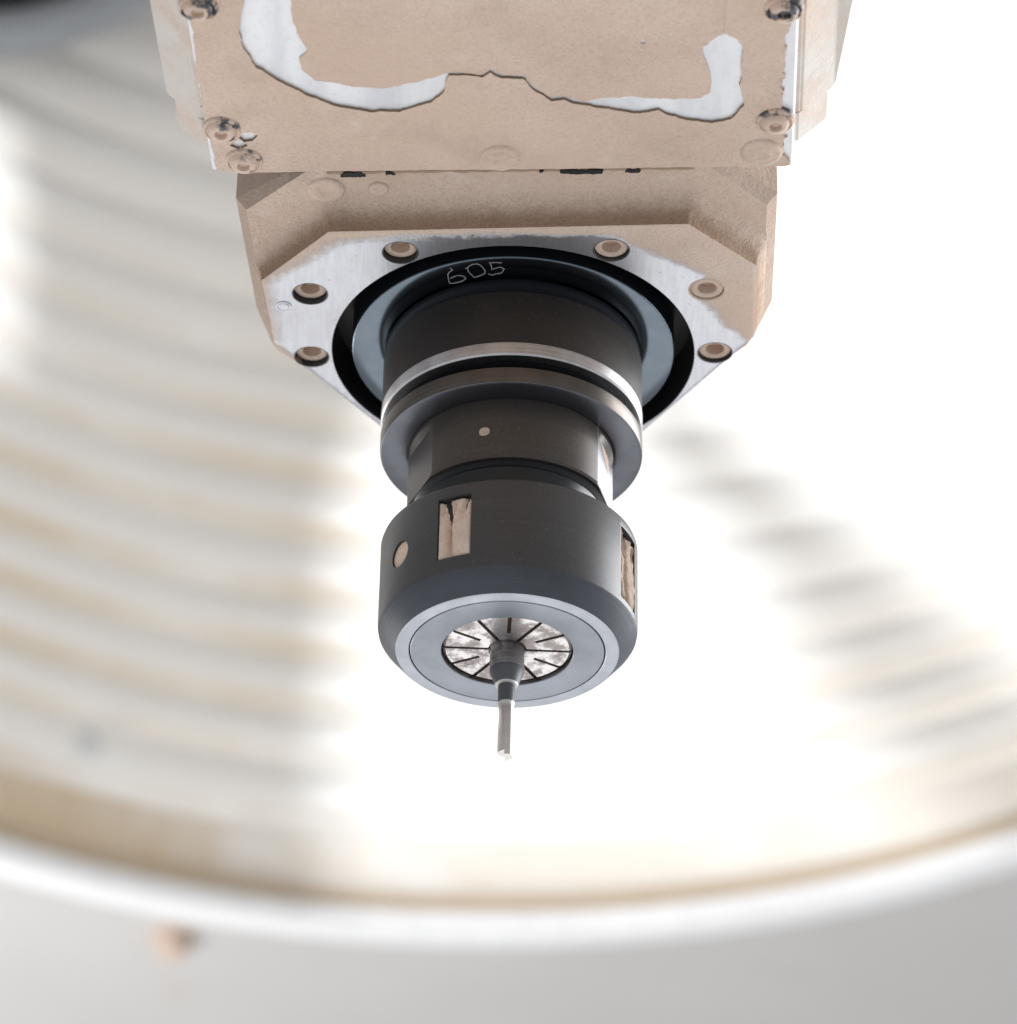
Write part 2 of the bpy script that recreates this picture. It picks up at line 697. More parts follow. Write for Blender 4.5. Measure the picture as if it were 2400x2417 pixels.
drum = thing("ribbed_drum", "large white ribbed drum with brown residue in its grooves, blurred behind the tool", "drum", (0, 0, 0))
lip_prof = [(556, 668), (542, 667), (537, 668), (534.5, 671), (534, 678), (535, 683), (537, 686), (542, 687), (556, 687)]
link("lip", lathe("lip", lip_prof, 160, 60, *DC), drum, LIP)
link("ledge", lathe("ledge", [(543, 686.8), (540, 690), (541, 698), (547, 702), (556, 702.5)], 160, 60, *DC), drum, LEDGE)
zr = [744, 792, 832, 878, 923, 974, 1025, 1071, 1122, 1176, 1232, 1290, 1350, 1412, 1476, 1542, 1610, 1680]
link("band", lathe("band", [(556, 702.4), (550, 702.6), (548.5, 706), (548.5, 744)], 160, 60, *DC), drum, BAND)
prof = [(549.0 - 7.5 * math.sin(math.pi * k / 14) ** 0.75, PITCH * k / 14) for k in range(15)]
rib_me = lathe("rib", prof, 160, 75, 0, 0)
rib_me.materials.append(RIB)
for k in range(len(zr) - 1):
    o = bpy.data.objects.new("rib", rib_me)
    COL.objects.link(o)
    o.parent = drum
    o.location = (DC[0] * MM, DC[1] * MM, zr[k] * MM)
    o.scale = (1, 1, (zr[k + 1] - zr[k]) / PITCH)
cap = link("cap", lathe("cap", [(549, 1679.5), (548, 1681), (0.01, 1681)], 160, 30, *DC), drum, LIP)
for (x, y, z, rad) in ((-278, 1436, 774, 9),):
    d = Vector((DC[0] - x, DC[1] - y, 0)).normalized()
    me = lathe("rivet", [(rad, -4), (rad, 3), (rad * 0.8, 5), (0.01, 6)], 24, 40)
    o = link("rivet", me, drum, simple("grey_rivet", (0.68, 0.69, 0.70), 0.5))
    o.location = (x * MM, y * MM, z * MM)
    o.rotation_euler = d.to_track_quat('Z', 'Y').to_euler()

# corrugated hose added for the dark area in the upper left of the drum
hose_path = [(-500, 1180, 1265), (-446, 1245, 1300), (-394, 1290, 1342), (-335, 1318, 1395), (-275, 1335, 1460), (-225, 1330, 1545)]


def catmull(pts, n):
    P = [Vector(p) for p in pts]
    P = [P[0] * 2 - P[1]] + P + [P[-1] * 2 - P[-2]]
    out = []
    for i in range(1, len(P) - 2):
        for k in range(n):
            t = k / n
            a, b_, c, d = P[i - 1], P[i], P[i + 1], P[i + 2]
            out.append(0.5 * ((2 * b_) + (c - a) * t + (2 * a - 5 * b_ + 4 * c - d) * t * t + (3 * b_ - a - 3 * c + d) * t ** 3))
    out.append(P[-2])
    return out


def tube(name, path, radf, seg=24, smooth=50):
    vs, fs = [], []
    n = len(path)
    for i, p in enumerate(path):
        t = (path[min(i + 1, n - 1)] - path[max(i - 1, 0)]).normalized()
        a = t.orthogonal().normalized() if i == 0 else (a - t * a.dot(t)).normalized()
        b_ = t.cross(a)
        rr = radf(i)
        for k in range(seg):
            w = 2 * math.pi * k / seg
            vs.append(p + a * (rr * math.cos(w)) + b_ * (rr * math.sin(w)))
    for i in range(n - 1):
        for k in range(seg):
            k2 = (k + 1) % seg
            fs.append((i * seg + k, i * seg + k2, (i + 1) * seg + k2, (i + 1) * seg + k))
    fs.append(tuple(range(seg)))
    fs.append(tuple(range((n - 1) * seg, n * seg)))
    return mesh(name, vs, fs, smooth)


hose = link("dark_corner_hose", tube("dark_corner_hose", catmull(hose_path, 24), lambda i: 52 + 4 * math.sin(i * 1.05)), None, RUBBER,
            "dark corrugated hose, blurred, added to fill the dark top left corner of the drum")
hose["category"] = "hose"

streak = link("streak", tube("streak", [p + Vector((48, 12, -62)) for p in catmull(hose_path, 24)], lambda i: 17), None, simple("streak_grey", (0.30, 0.32, 0.35), 0.35),  # tube added to stand for the grey, reflection-like streaks
               "thin grey conduit, blurred, drawn as a tube below the dark corner")
streak["category"] = "streak"

# unseen box added round the drum light, its holes shaped as the lit patches
lit = [
    [(-112,1496,661),(-121,1494,764),(-124,1494,864),(-124,1494,1004),(-110,1496,1071),(-80,1500,1120),(96,1490,1106),(104,1488,1039),(136,1479,1000),(161,1471,962),(185,1461,918),(199,1455,879),(220,1446,839),(238,1436,800),(256,1426,769),(279,1412,740),(306,1393,699),(329,1372,673),(327,1374,644),(172,1466,651),(5,1502,646)],
    [(117,1484,1117),(123,1482,1090),(150,1474,1066),(190,1459,1020),(227,1441,974),(262,1422,924),(292,1401,875),(319,1381,832),(345,1358,792),(354,1350,777),(375,1328,1082),(378,1325,1386),(220,1445,1508),(90,1491,1545),(58,1497,1357),(68,1495,1196)],
    [(-414,1340,1228),(-369,1380,1262),(-355,1392,1186),(-350,1395,1113),(-349,1396,1048),(-396,1357,1030)]]
ax = (Vector((0, 1480, 1000)) - LAMP).normalized()
ex = ax.cross(Vector((0, 0, 1))).normalized()
ey = ex.cross(ax)
SD = 60.0


def to_mask(p):
    d = Vector(p) - LAMP
    s_ = SD / d.dot(ax)
    return (d.dot(ex) * s_, d.dot(ey) * s_)


holes2d = [[to_mask(p) for p in w] for w in lit]
allp = np.array([p for h in holes2d for p in h])
x0, y0 = allp.min(0) - 6
x1, y1 = allp.max(0) + 6
va, tri, loops = tri_face([(x0, y0), (x1, y0), (x1, y1), (x0, y1)], holes2d, None)
R3 = Matrix((ex, ey, ax)).transposed()
vs = [LAMP + R3 @ Vector((p[0], p[1], SD)) for p in va]
fs = list(tri)
n0 = len(vs)
BACK = -25.0
for (a, b_) in ((x0, y0), (x1, y0), (x1, y1), (x0, y1)):
    vs.append(LAMP + R3 @ Vector((a, b_, BACK)))
oc = loops[0]
for i in range(4):
    j = (i + 1) % 4
    fs.append((oc[i], oc[j], n0 + j, n0 + i))
fs.append((n0, n0 + 1, n0 + 2, n0 + 3))
wl = link("light_mask", mesh("light_mask", vs, fs), None, MASK_BLACK, "unseen black box added in the ribbed drum, its holes shaping the light")
wl["category"] = "light mask"

# ------------------------------------------------------------------ spindle head
head = thing("spindle_head", "machine spindle head crusted in beige dust, with bolted cover plate and octagonal nose flange", "spindle head", (0, 0, 0))

PSI = math.radians(-2.815)
PO = Vector((-3.55, -70.05))
PX = Vector((math.cos(PSI), math.sin(PSI)))
PY = Vector((-math.sin(PSI), math.cos(PSI)))


def loc2w(x, y, z):
    p = PO + PX * x + PY * y
    return (p.x, p.y, z)


def arm_piece(name, sec, ya, yb, taper=0.0):
    """sec: half section [(halfwidth, z)], swept along local y from ya (far) to yb (near)"""
    full = [(w, z) for (w, z) in sec] + [(-w, z) for (w, z) in reversed(sec)]
    n = len(full)
    vs = [loc2w(w, ya, z) for (w, z) in full] + [loc2w(w + (taper if w > 0 and 1 < i < len(sec) else 0), yb, z) for i, (w, z) in enumerate(full)]
    fs = [(i, (i + 1) % n, n + (i + 1) % n, n + i) for i in range(n)]
    fs += [tuple(range(n)), tuple(range(n, 2 * n))]
    me = mesh(name, vs, fs)
    bm = bmesh.new()
    bm.from_mesh(me)
    bmesh.ops.bevel(bm, geom=[e for e in bm.edges if e.calc_face_angle(0) > 0.3], offset=0.5 * MM, segments=2, affect='EDGES')
    bm.to_mesh(me)
    bm.free()
    me.polygons.foreach_set("use_smooth", [True] * len(me.polygons))
    me.set_sharp_from_angle(angle=math.radians(25))
    return me


link("arm_casting", arm_piece("arm_casting", [(71.6, ZP + 0.9), (79.7, ZP + 8.6), (80.2, ZP + 10.5), (82, 480)], -18.7, -320, 31.0), head, CASTING)
link("arm_nose", arm_piece("arm_nose", [(70.9, ZP + 1.2), (78.2, ZP + 8.2), (79, 480)], -6.9, -18.4), head, CASTING)

# cover plate
pw = 70.25
plate_out = [loc2w(-pw, -380, 0)[:2], loc2w(pw, -380, 0)[:2], loc2w(pw, -1.2, 0)[:2], loc2w(pw - 0.4, -0.35, 0)[:2], loc2w(pw - 1.2, 0, 0)[:2],
             loc2w(-pw + 0.4, 0, 0)[:2], loc2w(-pw, -0.4, 0)[:2]]
cover = link("cover_plate", prism("cover_plate", [(offset(plate_out, -0.5), ZP), (plate_out, ZP + 0.5), (plate_out, ZP + 3.0)], 20), head, PLATE)

white_l = [(-63.1, -130.3), (-64.6, -121.1), (-64.6, -116.2), (-63.1, -111.9), (-61.4, -107.6), (-55.2, -101.3), (-48.4, -96.3), (-43.3, -93.5), (-34.4, -91.5), (-27.8, -91.7), (-20.2, -95.7), (-17.4, -99.5), (-16.4, -105.4)]
crack = [(-12.2, -105.5), (-8.5, -104.9), (-6.7, -106.7), (-3.9, -105), (1.0, -104.8), (2.9, -101.6), (7.7, -96.9), (10.5, -97.5), (15.7, -95.3)]
white_r = [(20, -94.3), (27.5, -92.7), (33.1, -94), (36, -92.2), (39.9, -90.8), (46.1, -89.7), (50.7, -91.2), (53.2, -96.5), (53.1, -99.4), (51.8, -103.8), (52.1, -106.7), (51.6, -118.2), (50.4, -120.6), (48.4, -121.9), (47.0, -122.6)]
inner_b = ragged(white_l + crack + white_r, 0.45, 0.33, 2.0, 0.7, False)
right_e = ragged([(65.9, -74.2), (62.9, -80), (64.0, -84), (63.2, -90), (62.2, -97), (61.6, -106), (61.6, -118), (61.8, -130), (60.5, -260)], 1.0, 0.9, 5.0, 0.5, False)
left_e = ragged([(-82.0, -260), (-76.2, -128), (-75.4, -122), (-75.3, -112), (-75.4, -104), (-74.6, -92), (-74.3, -84), (-72.9, -74), (-72.4, -67.6)], 0.5, 0.5, 8.0, 0.6, False)
far_e = ragged([(-69.5, -67.3), (-60, -67.5), (64.5, -73.75)], 0.18, 0.4, 11.0, 0.8, False)
far_poly = [(-63.9, -260)] + [(-63.9, -200)] + inner_b + [(46.9, -135), (46.9, -260)] + list(reversed(right_e)) + list(reversed(far_e)) + list(reversed(left_e))
chip1 = ragged([(-66.6, -80.7), (-65.6, -82.6), (-63.5, -82.8), (-62.1, -81.5), (-63.4, -79.4), (-65.5, -79.0)], 0.12, 1.2, 3.0, 0.4)
chip2 = ragged([(-69.0, -77.6), (-67.1, -79.7), (-65.2, -79.0), (-64.6, -77.6), (-66.8, -76.0)], 0.12, 1.2, 4.0, 0.4)


def lumps(seed, amp):
    return lambda x, y: amp * (noise.noise(Vector((x * 0.11, y * 0.11, seed))) + 0.5 * noise.noise(Vector((x * 0.35, y * 0.35, seed + 4))))


cake = link("dust_cake", slab("dust_cake", far_poly, [chip1, chip2], ZP - 0.75, ZP + 0.02, 1.3, 35, 1, lumps(1.0, 0.16)), cover, [DUST, CAKE_EDGE])
for p in cake.data.polygons:
    if p.material_index == 1 and (p.center.x > 0.056 or p.center.x < -0.0705 or (p.center.x > 0.040 and p.center.y < -0.1225)):
        p.material_index = 0
near_poly = ragged([(-53, -260), (50, -260), (50, -135), (47.8, -122.4), (45.4, -121.2), (42.3, -116.5), (43.4, -112.3), (45.1, -106.5), (45, -100.6), (42.8, -98.4), (38.6, -98.2), (32.5, -98), (26.9, -98.6), (19.9, -98), (15.7, -96.4), (10.5, -98.3), (7.7, -97.8), (2.9, -102.4), (1, -105.6), (-3.9, -105.8), (-6.7, -107.5), (-8.5, -105.7), (-12.2, -106.3), (-16.4, -106.3), (-20.2, -103.8), (-24.8, -102.2), (-31.9, -99.8), (-38.9, -100.3), (-43.5, -101.6), (-47.7, -102.2), (-50.8, -106.5), (-51.1, -110.1), (-49.2, -113), (-51.3, -119.4), (-52.4, -125)], 0.45, 0.45, 6.0, 0.7)
link("dust_cake", slab("dust_cake", near_poly, [circle(28.6, -118.5, 0.65, 14)], ZP - 0.35, ZP + 0.02, 1.5, 35, 0, lumps(7.0, 0.12)), cover, [DUST, DUST])


def head_bolt(x, y, z, rad, parent, name="bolt", tilt=0.0, m=None):
    """button head, ring and socket, facing down"""
    prof = [(rad, z + 0.6), (rad, z - 0.5), (rad * 0.96, z - 0.9), (rad * 0.86, z - 1.15), (rad * 0.80, z - 0.7), (rad * 0.74, z - 1.0), (rad * 0.66, z - 1.9), (rad * 0.5, z - 2.3),
            (rad * 0.36, z - 2.35), (rad * 0.33, z - 2.2), (rad * 0.30, z - 1.2), (0.01, z - 1.1)]
    return link(name, lathe(name, prof, 40, 45, x, y), parent, m or BOLT)


for (x, y) in ((-70.6, -84.0), (-65.8, -71.9), (61.1, -91.1), (-73.6, -128.4), (60.3, -131.8)):
    head_bolt(x, y, ZP - 0.5, 4.6, cover)
for (x, y, rr_) in ((58.6, -79.0, 5.2), (-4.1, -75.0, 5.0)):
    prof = [(rr_, ZP - 0.4), (rr_ * 0.93, ZP - 1.2), (rr_ * 0.75, ZP - 1.5), (rr_ * 0.6, ZP - 1.35), (rr_ * 0.5, ZP - 1.6), (rr_ * 0.33, ZP - 1.9), (rr_ * 0.2, ZP - 1.6), (0.01, ZP - 1.55)]
    vs_, fs_ = lathe_data(prof, 44, x, y)
    vs_ = [(v[0], v[1], v[2] + 0.22 * noise.noise(Vector((v[0] * 0.8, v[1] * 0.8, 2)))) for v in vs_]
    link("bolt", mesh("bolt", vs_, fs_, 60), cover, DUST, "bolt buried under beige dust")

# spindle block (above the flange)
S1 = [(-46.5, -70.2), (41.7, -75.5), (50.1, -67.2), (61.5, -55.9), (63.2, -12.5), (60.3, 3.5), (36, 36), (23, 55.5), (-21, 55.5), (-36, 38), (-61.3, 9.5), (-63.4, -5), (-66.4, -49.7), (-55.1, -61.5)]
block_bev = offset(S1, [0.3, 0.3, 2.6, 2.6, 2.5, 1.8, 1, 1, 1, 1, 1.6, 2.6, 2.6, 0.5])
va, tri, loops = tri_face(S1, [circle(0, 0, 46.6, 120)], None)
vs = [(p[0], p[1], ZS) for p in va]
fs = list(tri)
lp = loops[0]
n_ = len(lp)
for z in (ZS + 2.9, 420):
    vs += [(p[0], p[1], z) for p in block_bev]
b1 = len(va)
for i in range(n_):
    j = (i + 1) % n_
    fs.append((lp[i], lp[j], b1 + j, b1 + i))
    fs.append((b1 + i, b1 + j, b1 + n_ + j, b1 + n_ + i))
fs.append(tuple(range(b1 + n_, b1 + 2 * n_)))
block_me = mesh("spindle_block", vs, fs, 15)
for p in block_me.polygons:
    p.material_index = 0 if p.normal.z < -0.9 else 1  # walls get a darker copy of the dust, shade painted by facing
block = link("spindle_block", block_me, head, [DUST_ROUGH, dust_mat("shaded_side_dust", 0.78, 1.0)])
for (x, y, rr_) in ((-46.4, -58.6, 4.7), (-33.6, -59.6, 2.5)):
    link("screw", lathe("screw", [(rr_, ZS + 0.3), (rr_ * 0.96, ZS - 0.35), (rr_ * 0.8, ZS - 0.6), (rr_ * 0.45, ZS - 0.65), (rr_ * 0.35, ZS - 0.4), (0.01, ZS - 0.35)], 40, 60, x, y), block, DUST)
# dust bead in the joint between plate and block
bead = catmull([(-46, -66.1, ZS - 0.2), (-20, -67.5, ZS - 0.2), (10, -69.0, ZS - 0.2), (43, -70.8, ZS - 0.2)], 40)
bead = [p + Vector((0, 0.35 * noise.noise(p * 0.3), 0)) for p in bead]
link("joint_bead", tube("joint_bead", bead, lambda i: 0.75 + 0.3 * noise.noise(Vector((i * 0.21, 3, 1))), 10), block, [simple("brown_joint_dust", (0.40, 0.29, 0.21), 1.0)])
for poly in ([(-42.7, -65.0), (-41.6, -66.9), (-37.8, -67.1), (-36.6, -65.3)], [(-31.9, -66.2), (-31.6, -67.3), (-29.9, -67.3), (-29.6, -66.3)],
             [(10.6, -68.0), (10.9, -69.5), (20.9, -70.0), (20.7, -68.4)], [(26.3, -69.0), (26.6, -70.2), (29.9, -70.3), (29.7, -69.2)], [(5.3, -68.4), (5.4, -69.2), (6.5, -69.2), (6.4, -68.4)]):
    link("joint_gap", prism("joint_gap", [(ragged(poly, 0.42, 0.8, poly[0][0], 0.35), ZS - 1.2), (ragged(poly, 0.42, 0.8, poly[0][0], 0.35), ZS + 0.5)], 30), block, DARK_GAP)  # black chips drawn for the dark gaps in the joint

# nose flange: cove + machined face
BOSS = [(-45.8, -50.6), (42.1, -56.6), (59.8, -40.1), (61.2, -10.0), (34.6, 33.9), (22, 54), (-20, 54), (-34.6, 33.9), (-61.0, -3.3), (-63.2, -29.8)]
FL = [5.0, 5.0, 2.6, 1.0, 0.8, 0.8, 0.8, 0.8, 0.8, 2.4]


def dense(poly, vals, step):
    out, dv = [], []
    n = len(poly)
    for i in range(n):
        a, b_ = Vector(poly[i]), Vector(poly[(i + 1) % n])
        m = max(1, int((b_ - a).length / step))
        for k in range(m):
            out.append(tuple(a.lerp(b_, k / m)))
            dv.append(vals[i] + (vals[(i + 1) % n] - vals[i]) * k / m)
    return out, dv


FL = [5.0] * len(BOSS)
bd, fd = dense(BOSS, FL, 1.5)


def clamp_side(p):
    x, y = p
    xr = 61.6 + (y + 55.9) * (63.2 - 61.6) / 43.4 + 0.25
    xl = -66.4 + (y + 49.7) * (66.4 - 63.4) / 44.7 - 0.25
    if y > -12.5:
        xr = min(xr, 63.3 - (y + 12.5) * 0.30)
        xl = max(xl, -63.6 + max(0.0, y + 5) * 0.22)
    return (min(max(x, xl), xr), y)


levels = []
for th in (0, 4, 10, 18, 27, 36, 46, 56, 66, 76, 84, 90):
    t_ = math.radians(th)
    levels.append(([clamp_side(p) for p in offset(bd, [d * (1 - math.cos(t_)) + 0.001 for d in fd])], ZF + 0.12 + (ZS - ZF - 0.1) * math.sin(t_)))
cove_me = prism("flange_cove", levels, 40, (False, False))
SCREWS = [(-28.3, -42.7, 1.7), (-51.2, -24.7, 1.7), (-51.7, 2.7, 1.7), (23.7, -45.4, 1.0), (48.1, -29.7, 0.5), (51.6, -2.6, 1.1)]
boss_in = offset(BOSS, -0.25)
face_holes = [circle(0, 0, 46.49, 150)] + [circle(x, y, 4.35, 36) for (x, y, d_) in SCREWS]
va, tri, loops = tri_face(resample(boss_in, 1.2), face_holes, 1.1)
vs = [(p[0], p[1], ZF) for p in va]
fs = list(tri)
for li, lp in enumerate(loops):
    if li == 0:
        b0 = len(vs)
        ring = offset([tuple(va[i]) for i in lp], 0.25)
        vs += [(p[0], p[1], ZF + 0.13) for p in ring]
        m_ = len(lp)
        fs += [(lp[i], lp[(i + 1) % m_], b0 + (i + 1) % m_, b0 + i) for i in range(m_)]
flange_me = mesh("nose_flange", vs, fs, 30)
METAL = [(-60.5,-4.4),(-61.5,-17.1),(-62.0,-29.8),(-58.2,-33.0),(-52.5,-38.1),(-47.2,-43.8),(-43.2,-47.5),(-35.4,-49.0),(-27.7,-50.4),(-12.2,-51.3),(-7.9,-51.5),(3.8,-51.8),(10.8,-51.3),(16.2,-52.0),(23.2,-52.2),(26.4,-50.8),(28.5,-48.0),(35.3,-43.9),(43.4,-38.9),(47.7,-35.8),(47.0,-32.4),(46.9,-25.7),(51.1,-20.3),(53.9,-14.2),(57.3,-11.6),(59.5,-8.5),(62.0,-5.7),(40,45),(0,70),(-40,45),(-64,-3)]
co = np.zeros(len(flange_me.vertices) * 3)
flange_me.vertices.foreach_get("co", co)
co = co.reshape(-1, 3) * 1000
d_ = polydist(co[:, 0], co[:, 1], METAL, True)
ins = inside(co[:, 0], co[:, 1], METAL)
sd = np.where(ins, -d_, d_)
soft = np.where(co[:, 0] < 0, 5.0, 2.6)
dust = 1 / (1 + np.exp(-sd / soft * 2.2))
dust = np.where(co[:, 1] < -48.5, np.maximum(dust, 1 / (1 + np.exp(-sd * 2.5))), dust)
at = flange_me.attributes.new("dust", 'FLOAT', 'POINT')
at.data.foreach_set("value", dust.astype(np.float32))
nose_flange = link("nose_flange", flange_me, head, FLANGE)
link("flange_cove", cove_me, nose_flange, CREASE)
CUP = metal("dark_counterbore", (0.05, 0.048, 0.048), 0.5, 0.4)
for (x, y, dep) in SCREWS:
    prof = [(4.6, ZF - 0.03), (4.42, ZF - 0.05), (4.3, ZF + 0.1), (4.3, ZF + dep)] if dep > 0.8 else [(4.7, ZF - 0.05), (4.4, ZF - 0.12), (4.25, ZF + 0.05), (4.25, ZF + dep)]
    z = ZF + dep
    sc = link("screw", lathe("screw", [(4.3, z + 0.4), (4.1, z + 0.05), (3.9, z - 0.12), (2.75, z - 0.15), (2.4, z + 0.1), (2.1, z + 2.6), (0.01, z + 2.8)], 36, 40, x, y), nose_flange, DUST)
    link("counterbore", lathe("counterbore", prof, 36, 60, x, y), sc, CUP if dep > 0.8 else DUST)
link("plug", lathe("plug", [(2.0, ZF + 0.1), (2.0, ZF - 0.2), (1.7, ZF - 0.3), (1.45, ZF - 0.1), (1.2, ZF - 0.35), (0.01, ZF - 0.3)], 28, 40, -59.0 + 1.0, -19.3), nose_flange, PLATE)

nose = link("spindle_nose", lathe("spindle_nose", [(31.5, 97), (31.5, 89.5), (33.2, 89.1), (33.4, 89.0), (40.95, 89.0), (41.15, 89.1), (41.24, 89.3)], 220, 50), head, BLUED)
link("nose_side", lathe("nose_side", [(41.24, 89.3), (41.24, 104)], 220, 50), nose, BLACK_DEEP)
link("bore", lathe("bore", [(46.49, ZF + 0.001), (46.3, ZF + 0.3), (46.3, ZF + 13), (41, ZF + 13.5)], 220, 40), head, metal("dark_bore_wall", (0.010, 0.010, 0.012), 0.3, 0.0, 0.0, 0.2, 0.15))
strokes = [[(-16.1,-36.5),(-15.5,-35.8),(-15.7,-35.3),(-16.3,-34.6),(-16.6,-33.6),(-16.3,-30.3),(-15.9,-29.9),(-14.6,-30.2),(-13.0,-31.0),(-12.1,-32.1),(-12.5,-32.9),(-13.2,-33.3),(-14.4,-33.3),(-15.4,-32.6),(-16.0,-32.0)],
           [(-12.3,-36.4),(-11.8,-36.5),(-11.3,-37.4),(-10.5,-38.1),(-9.4,-38.4),(-8.7,-38.0),(-8.0,-37.1),(-7.3,-35.4),(-7.4,-34.4),(-8.9,-33.2),(-10.0,-32.6),(-10.9,-34.0),(-11.5,-35.2),(-11.7,-36.4)],
           [(-3.2,-39.0),(-4.8,-39.1),(-6.3,-38.9),(-5.8,-37.6),(-5.7,-36.2),(-4.4,-36.9),(-3.6,-37.2),(-2.6,-36.5),(-3.1,-35.0),(-3.8,-34.5),(-4.9,-34.3),(-5.5,-33.7),(-6.6,-34.3)]]
for st in strokes:
    path = [Vector((x, y, 88.99)) for x, y in resample(st, 0.25, False)]
    path = [p + Vector((0.06 * noise.noise(p * 3), 0.06 * noise.noise(p * 3 + Vector((4, 4, 4))), 0)) for p in path]
    link("scribed_digit", tube("scribed_digit", path, lambda i: 0.10 + 0.04 * noise.noise(Vector((i * 0.4, 1, 1))), 6), nose, SCRIBE)

# ------------------------------------------------------------------ tool holder
holder = thing("tool_holder", "dark steel collet chuck hanging from the spindle nose with a slotted clamping nut", "tool holder", (0, 0, 0))
link("shank_collar", lathe("shank_collar", [(31.4, 89.2), (32.35, 89.0), (32.5, 88.7), (32.5, 85.3), (32.9, 84.75)], 200, 30), holder, BLACK_DEEP)
link("gauge_cylinder", lathe("gauge_cylinder", [(32.9, 84.75), (33.0, 84.45), (33.0, 69.3)], 200, 20), holder, BLACK_DUSTY)
link("upper_flange", lathe("upper_flange", [(32.98, 69.3), (33.1, 69.1), (33.1, 66.0), (32.7, 65.55), (30.2, 65.5)], 200, 30), holder, STEEL)
link("flange_groove", lathe("flange_groove", [(30.4, 65.5), (28.6, 64.6), (28.5, 63.3), (29.2, 63.0), (31.6, 62.1)], 200, 30), holder, BLACK_DEEP)
lower = link("lower_flange", lathe("lower_flange", [(31.6, 62.1), (32.7, 61.95), (33.05, 61.6), (33.05, 57.7), (32.9, 57.4)], 200, 30), holder, STEEL_BROWN)
link("flange_underside", lathe("flange_underside", [(32.9, 57.4), (32.5, 57.2), (26.4, 57.2), (26.1, 57.35), (25.8, 57.5)], 200, 30), lower, FLANGE_UNDER)

body_prof = [(25.75, 57.6), (25.75, 40.9), (25.3, 40.35), (24.2, 40.3)]
# finer rows so that the wrench flats stay crisp
bp = []
for i in range(len(body_prof) - 1):
    a, b_ = body_prof[i], body_prof[i + 1]
    m_ = 12 if i == 0 else 2
    bp += [(a[0] + (b_[0] - a[0]) * k / m_, a[1] + (b_[1] - a[1]) * k / m_) for k in range(m_)]
bp.append(body_prof[-1])
vs, fs = lathe_data(bp, 360)
flats = [(math.radians(-15), 24.4), (math.radians(-157), 24.5)]
mats = []
for v in vs:
    if v[2] < 56.2:
        for (an, dd) in flats:
            nx, ny = math.cos(an), math.sin(an)
            q = v[0] * nx + v[1] * ny
            if q > dd:
                v[0] -= nx * (q - dd)
                v[1] -= ny * (q - dd)
for fc in fs:
    c = np.mean([vs[i] for i in fc], axis=0)
    mats.append(1 if any(abs(c[0] * math.cos(an) + c[1] * math.sin(an) - dd) < 0.02 and c[2] > 41 for an, dd in flats[:1]) else 0)
body_me = mesh("holder_body", vs, fs, 14, mats)
body = link("holder_body", body_me, holder, [BODY_DARK, FLAT_STEEL])
link("neck", lathe("neck", [(24.4, 40.3), (24.1, 40.1), (23.6, 39.3), (23.2, 39.0), (23.0, 38.4), (23.0, 34.0), (22.4, 33.5), (22.4, 29.5)], 200, 30), holder, BLACK_DEEP)


def on_cyl(ang, rad, z):
    """ang: degrees from the camera-facing side, positive to the right"""
    a = math.radians(ang)
    return Vector((rad * math.sin(a), -rad * math.cos(a), z))


def disc_on_cyl(name, ang, z, rad, rr_, depth, parent, m, dome=0.2):
    """round dust plug lying on a cylinder of radius rad"""
    me = lathe(name, [(rr_, -0.6), (rr_, 0.03), (rr_ * 0.85, 0.03 + dome * 0.6), (rr_ * 0.5, 0.03 + dome), (0.01, 0.03 + dome * 1.05)], 28, 50)
    o = link(name, me, parent, m)
    p = on_cyl(ang, rad - depth, z)
    o.location = p * MM
    o.rotation_euler = Vector((p.x, p.y, 0)).to_track_quat('Z', 'Y').to_euler()
    return o


disc_on_cyl("dust_plug", -15, 48.0, 25.75, 1.35, 0.05, body, DUST, 0.05)

fn, ft = Vector((math.cos(math.radians(-15)), math.sin(math.radians(-15)), 0)), Vector((-math.sin(math.radians(-15)), math.cos(math.radians(-15)), 0))
sm = ragged([(-4.8, 56.4), (-4.6, 54), (-1.4, 52.4), (2.4, 50.2), (3.6, 51.2), (2.9, 54), (0.5, 56)], 0.3, 0.9, 4.0, 0.3)  # tan reflection on the flat, painted as a dust-coloured patch
sv = [fn * 24.43 + ft * a + Vector((0, 0, b_)) for a, b_ in sm] + [fn * 24.5 + ft * (a * 0.97) + Vector((0, 0, 53.4 + (b_ - 53.4) * 0.96)) for a, b_ in sm]
k_ = len(sm)
link("tan_reflection", mesh("tan_reflection", sv, [(i, (i + 1) % k_, k_ + (i + 1) % k_, k_ + i) for i in range(k_)] + [tuple(range(k_, 2 * k_))], 30), body, DUST)

# clamping nut, pockets cut with booleans
nut_prof = [(26.0, 0.02), (27.0, 0.0), (27.3, 0.12), (27.7, 0.5), (31.2, 4.6), (31.62, 5.3), (31.8, 6.3), (31.8, 28.8), (31.55, 29.6), (31.0, 30.2), (30.2, 30.4), (26.0, 30.4)]
vs, fs = lathe_data(nut_prof, 256, closed=True)
nut_me = mesh("clamping_nut", vs, fs, None)
nut = link("clamping_nut", nut_me, holder, [BLACK_OX, NUT_BEVEL, NUT_RIM, CUP])
cut_v, cut_f = [], []


def add_part(vs_, fs_):
    b0 = len(cut_v)
    cut_v.extend(vs_)
    cut_f.extend([tuple(i + b0 for i in f_) for f_ in fs_])


SLOTS = [(-25, 9.2, 26.4, 4.4, 2.0), (67, 6.5, 26.8, 4.6, 2.4), (158, 9, 26.4, 4.5, 2.0), (-115, 9, 26.4, 4.5, 2.0)]
for (ang, za, zb, hw, dep) in SLOTS:
    a = math.radians(ang)
    er, et = Vector((math.sin(a), -math.cos(a), 0)), Vector((math.cos(a), math.sin(a), 0))
    bv, bf = box_data(-hw, hw, 31.8 - dep, 40, za, zb)
    add_part([tuple(et * v[0] + er * v[1] + Vector((0, 0, v[2]))) for v in bv], bf)
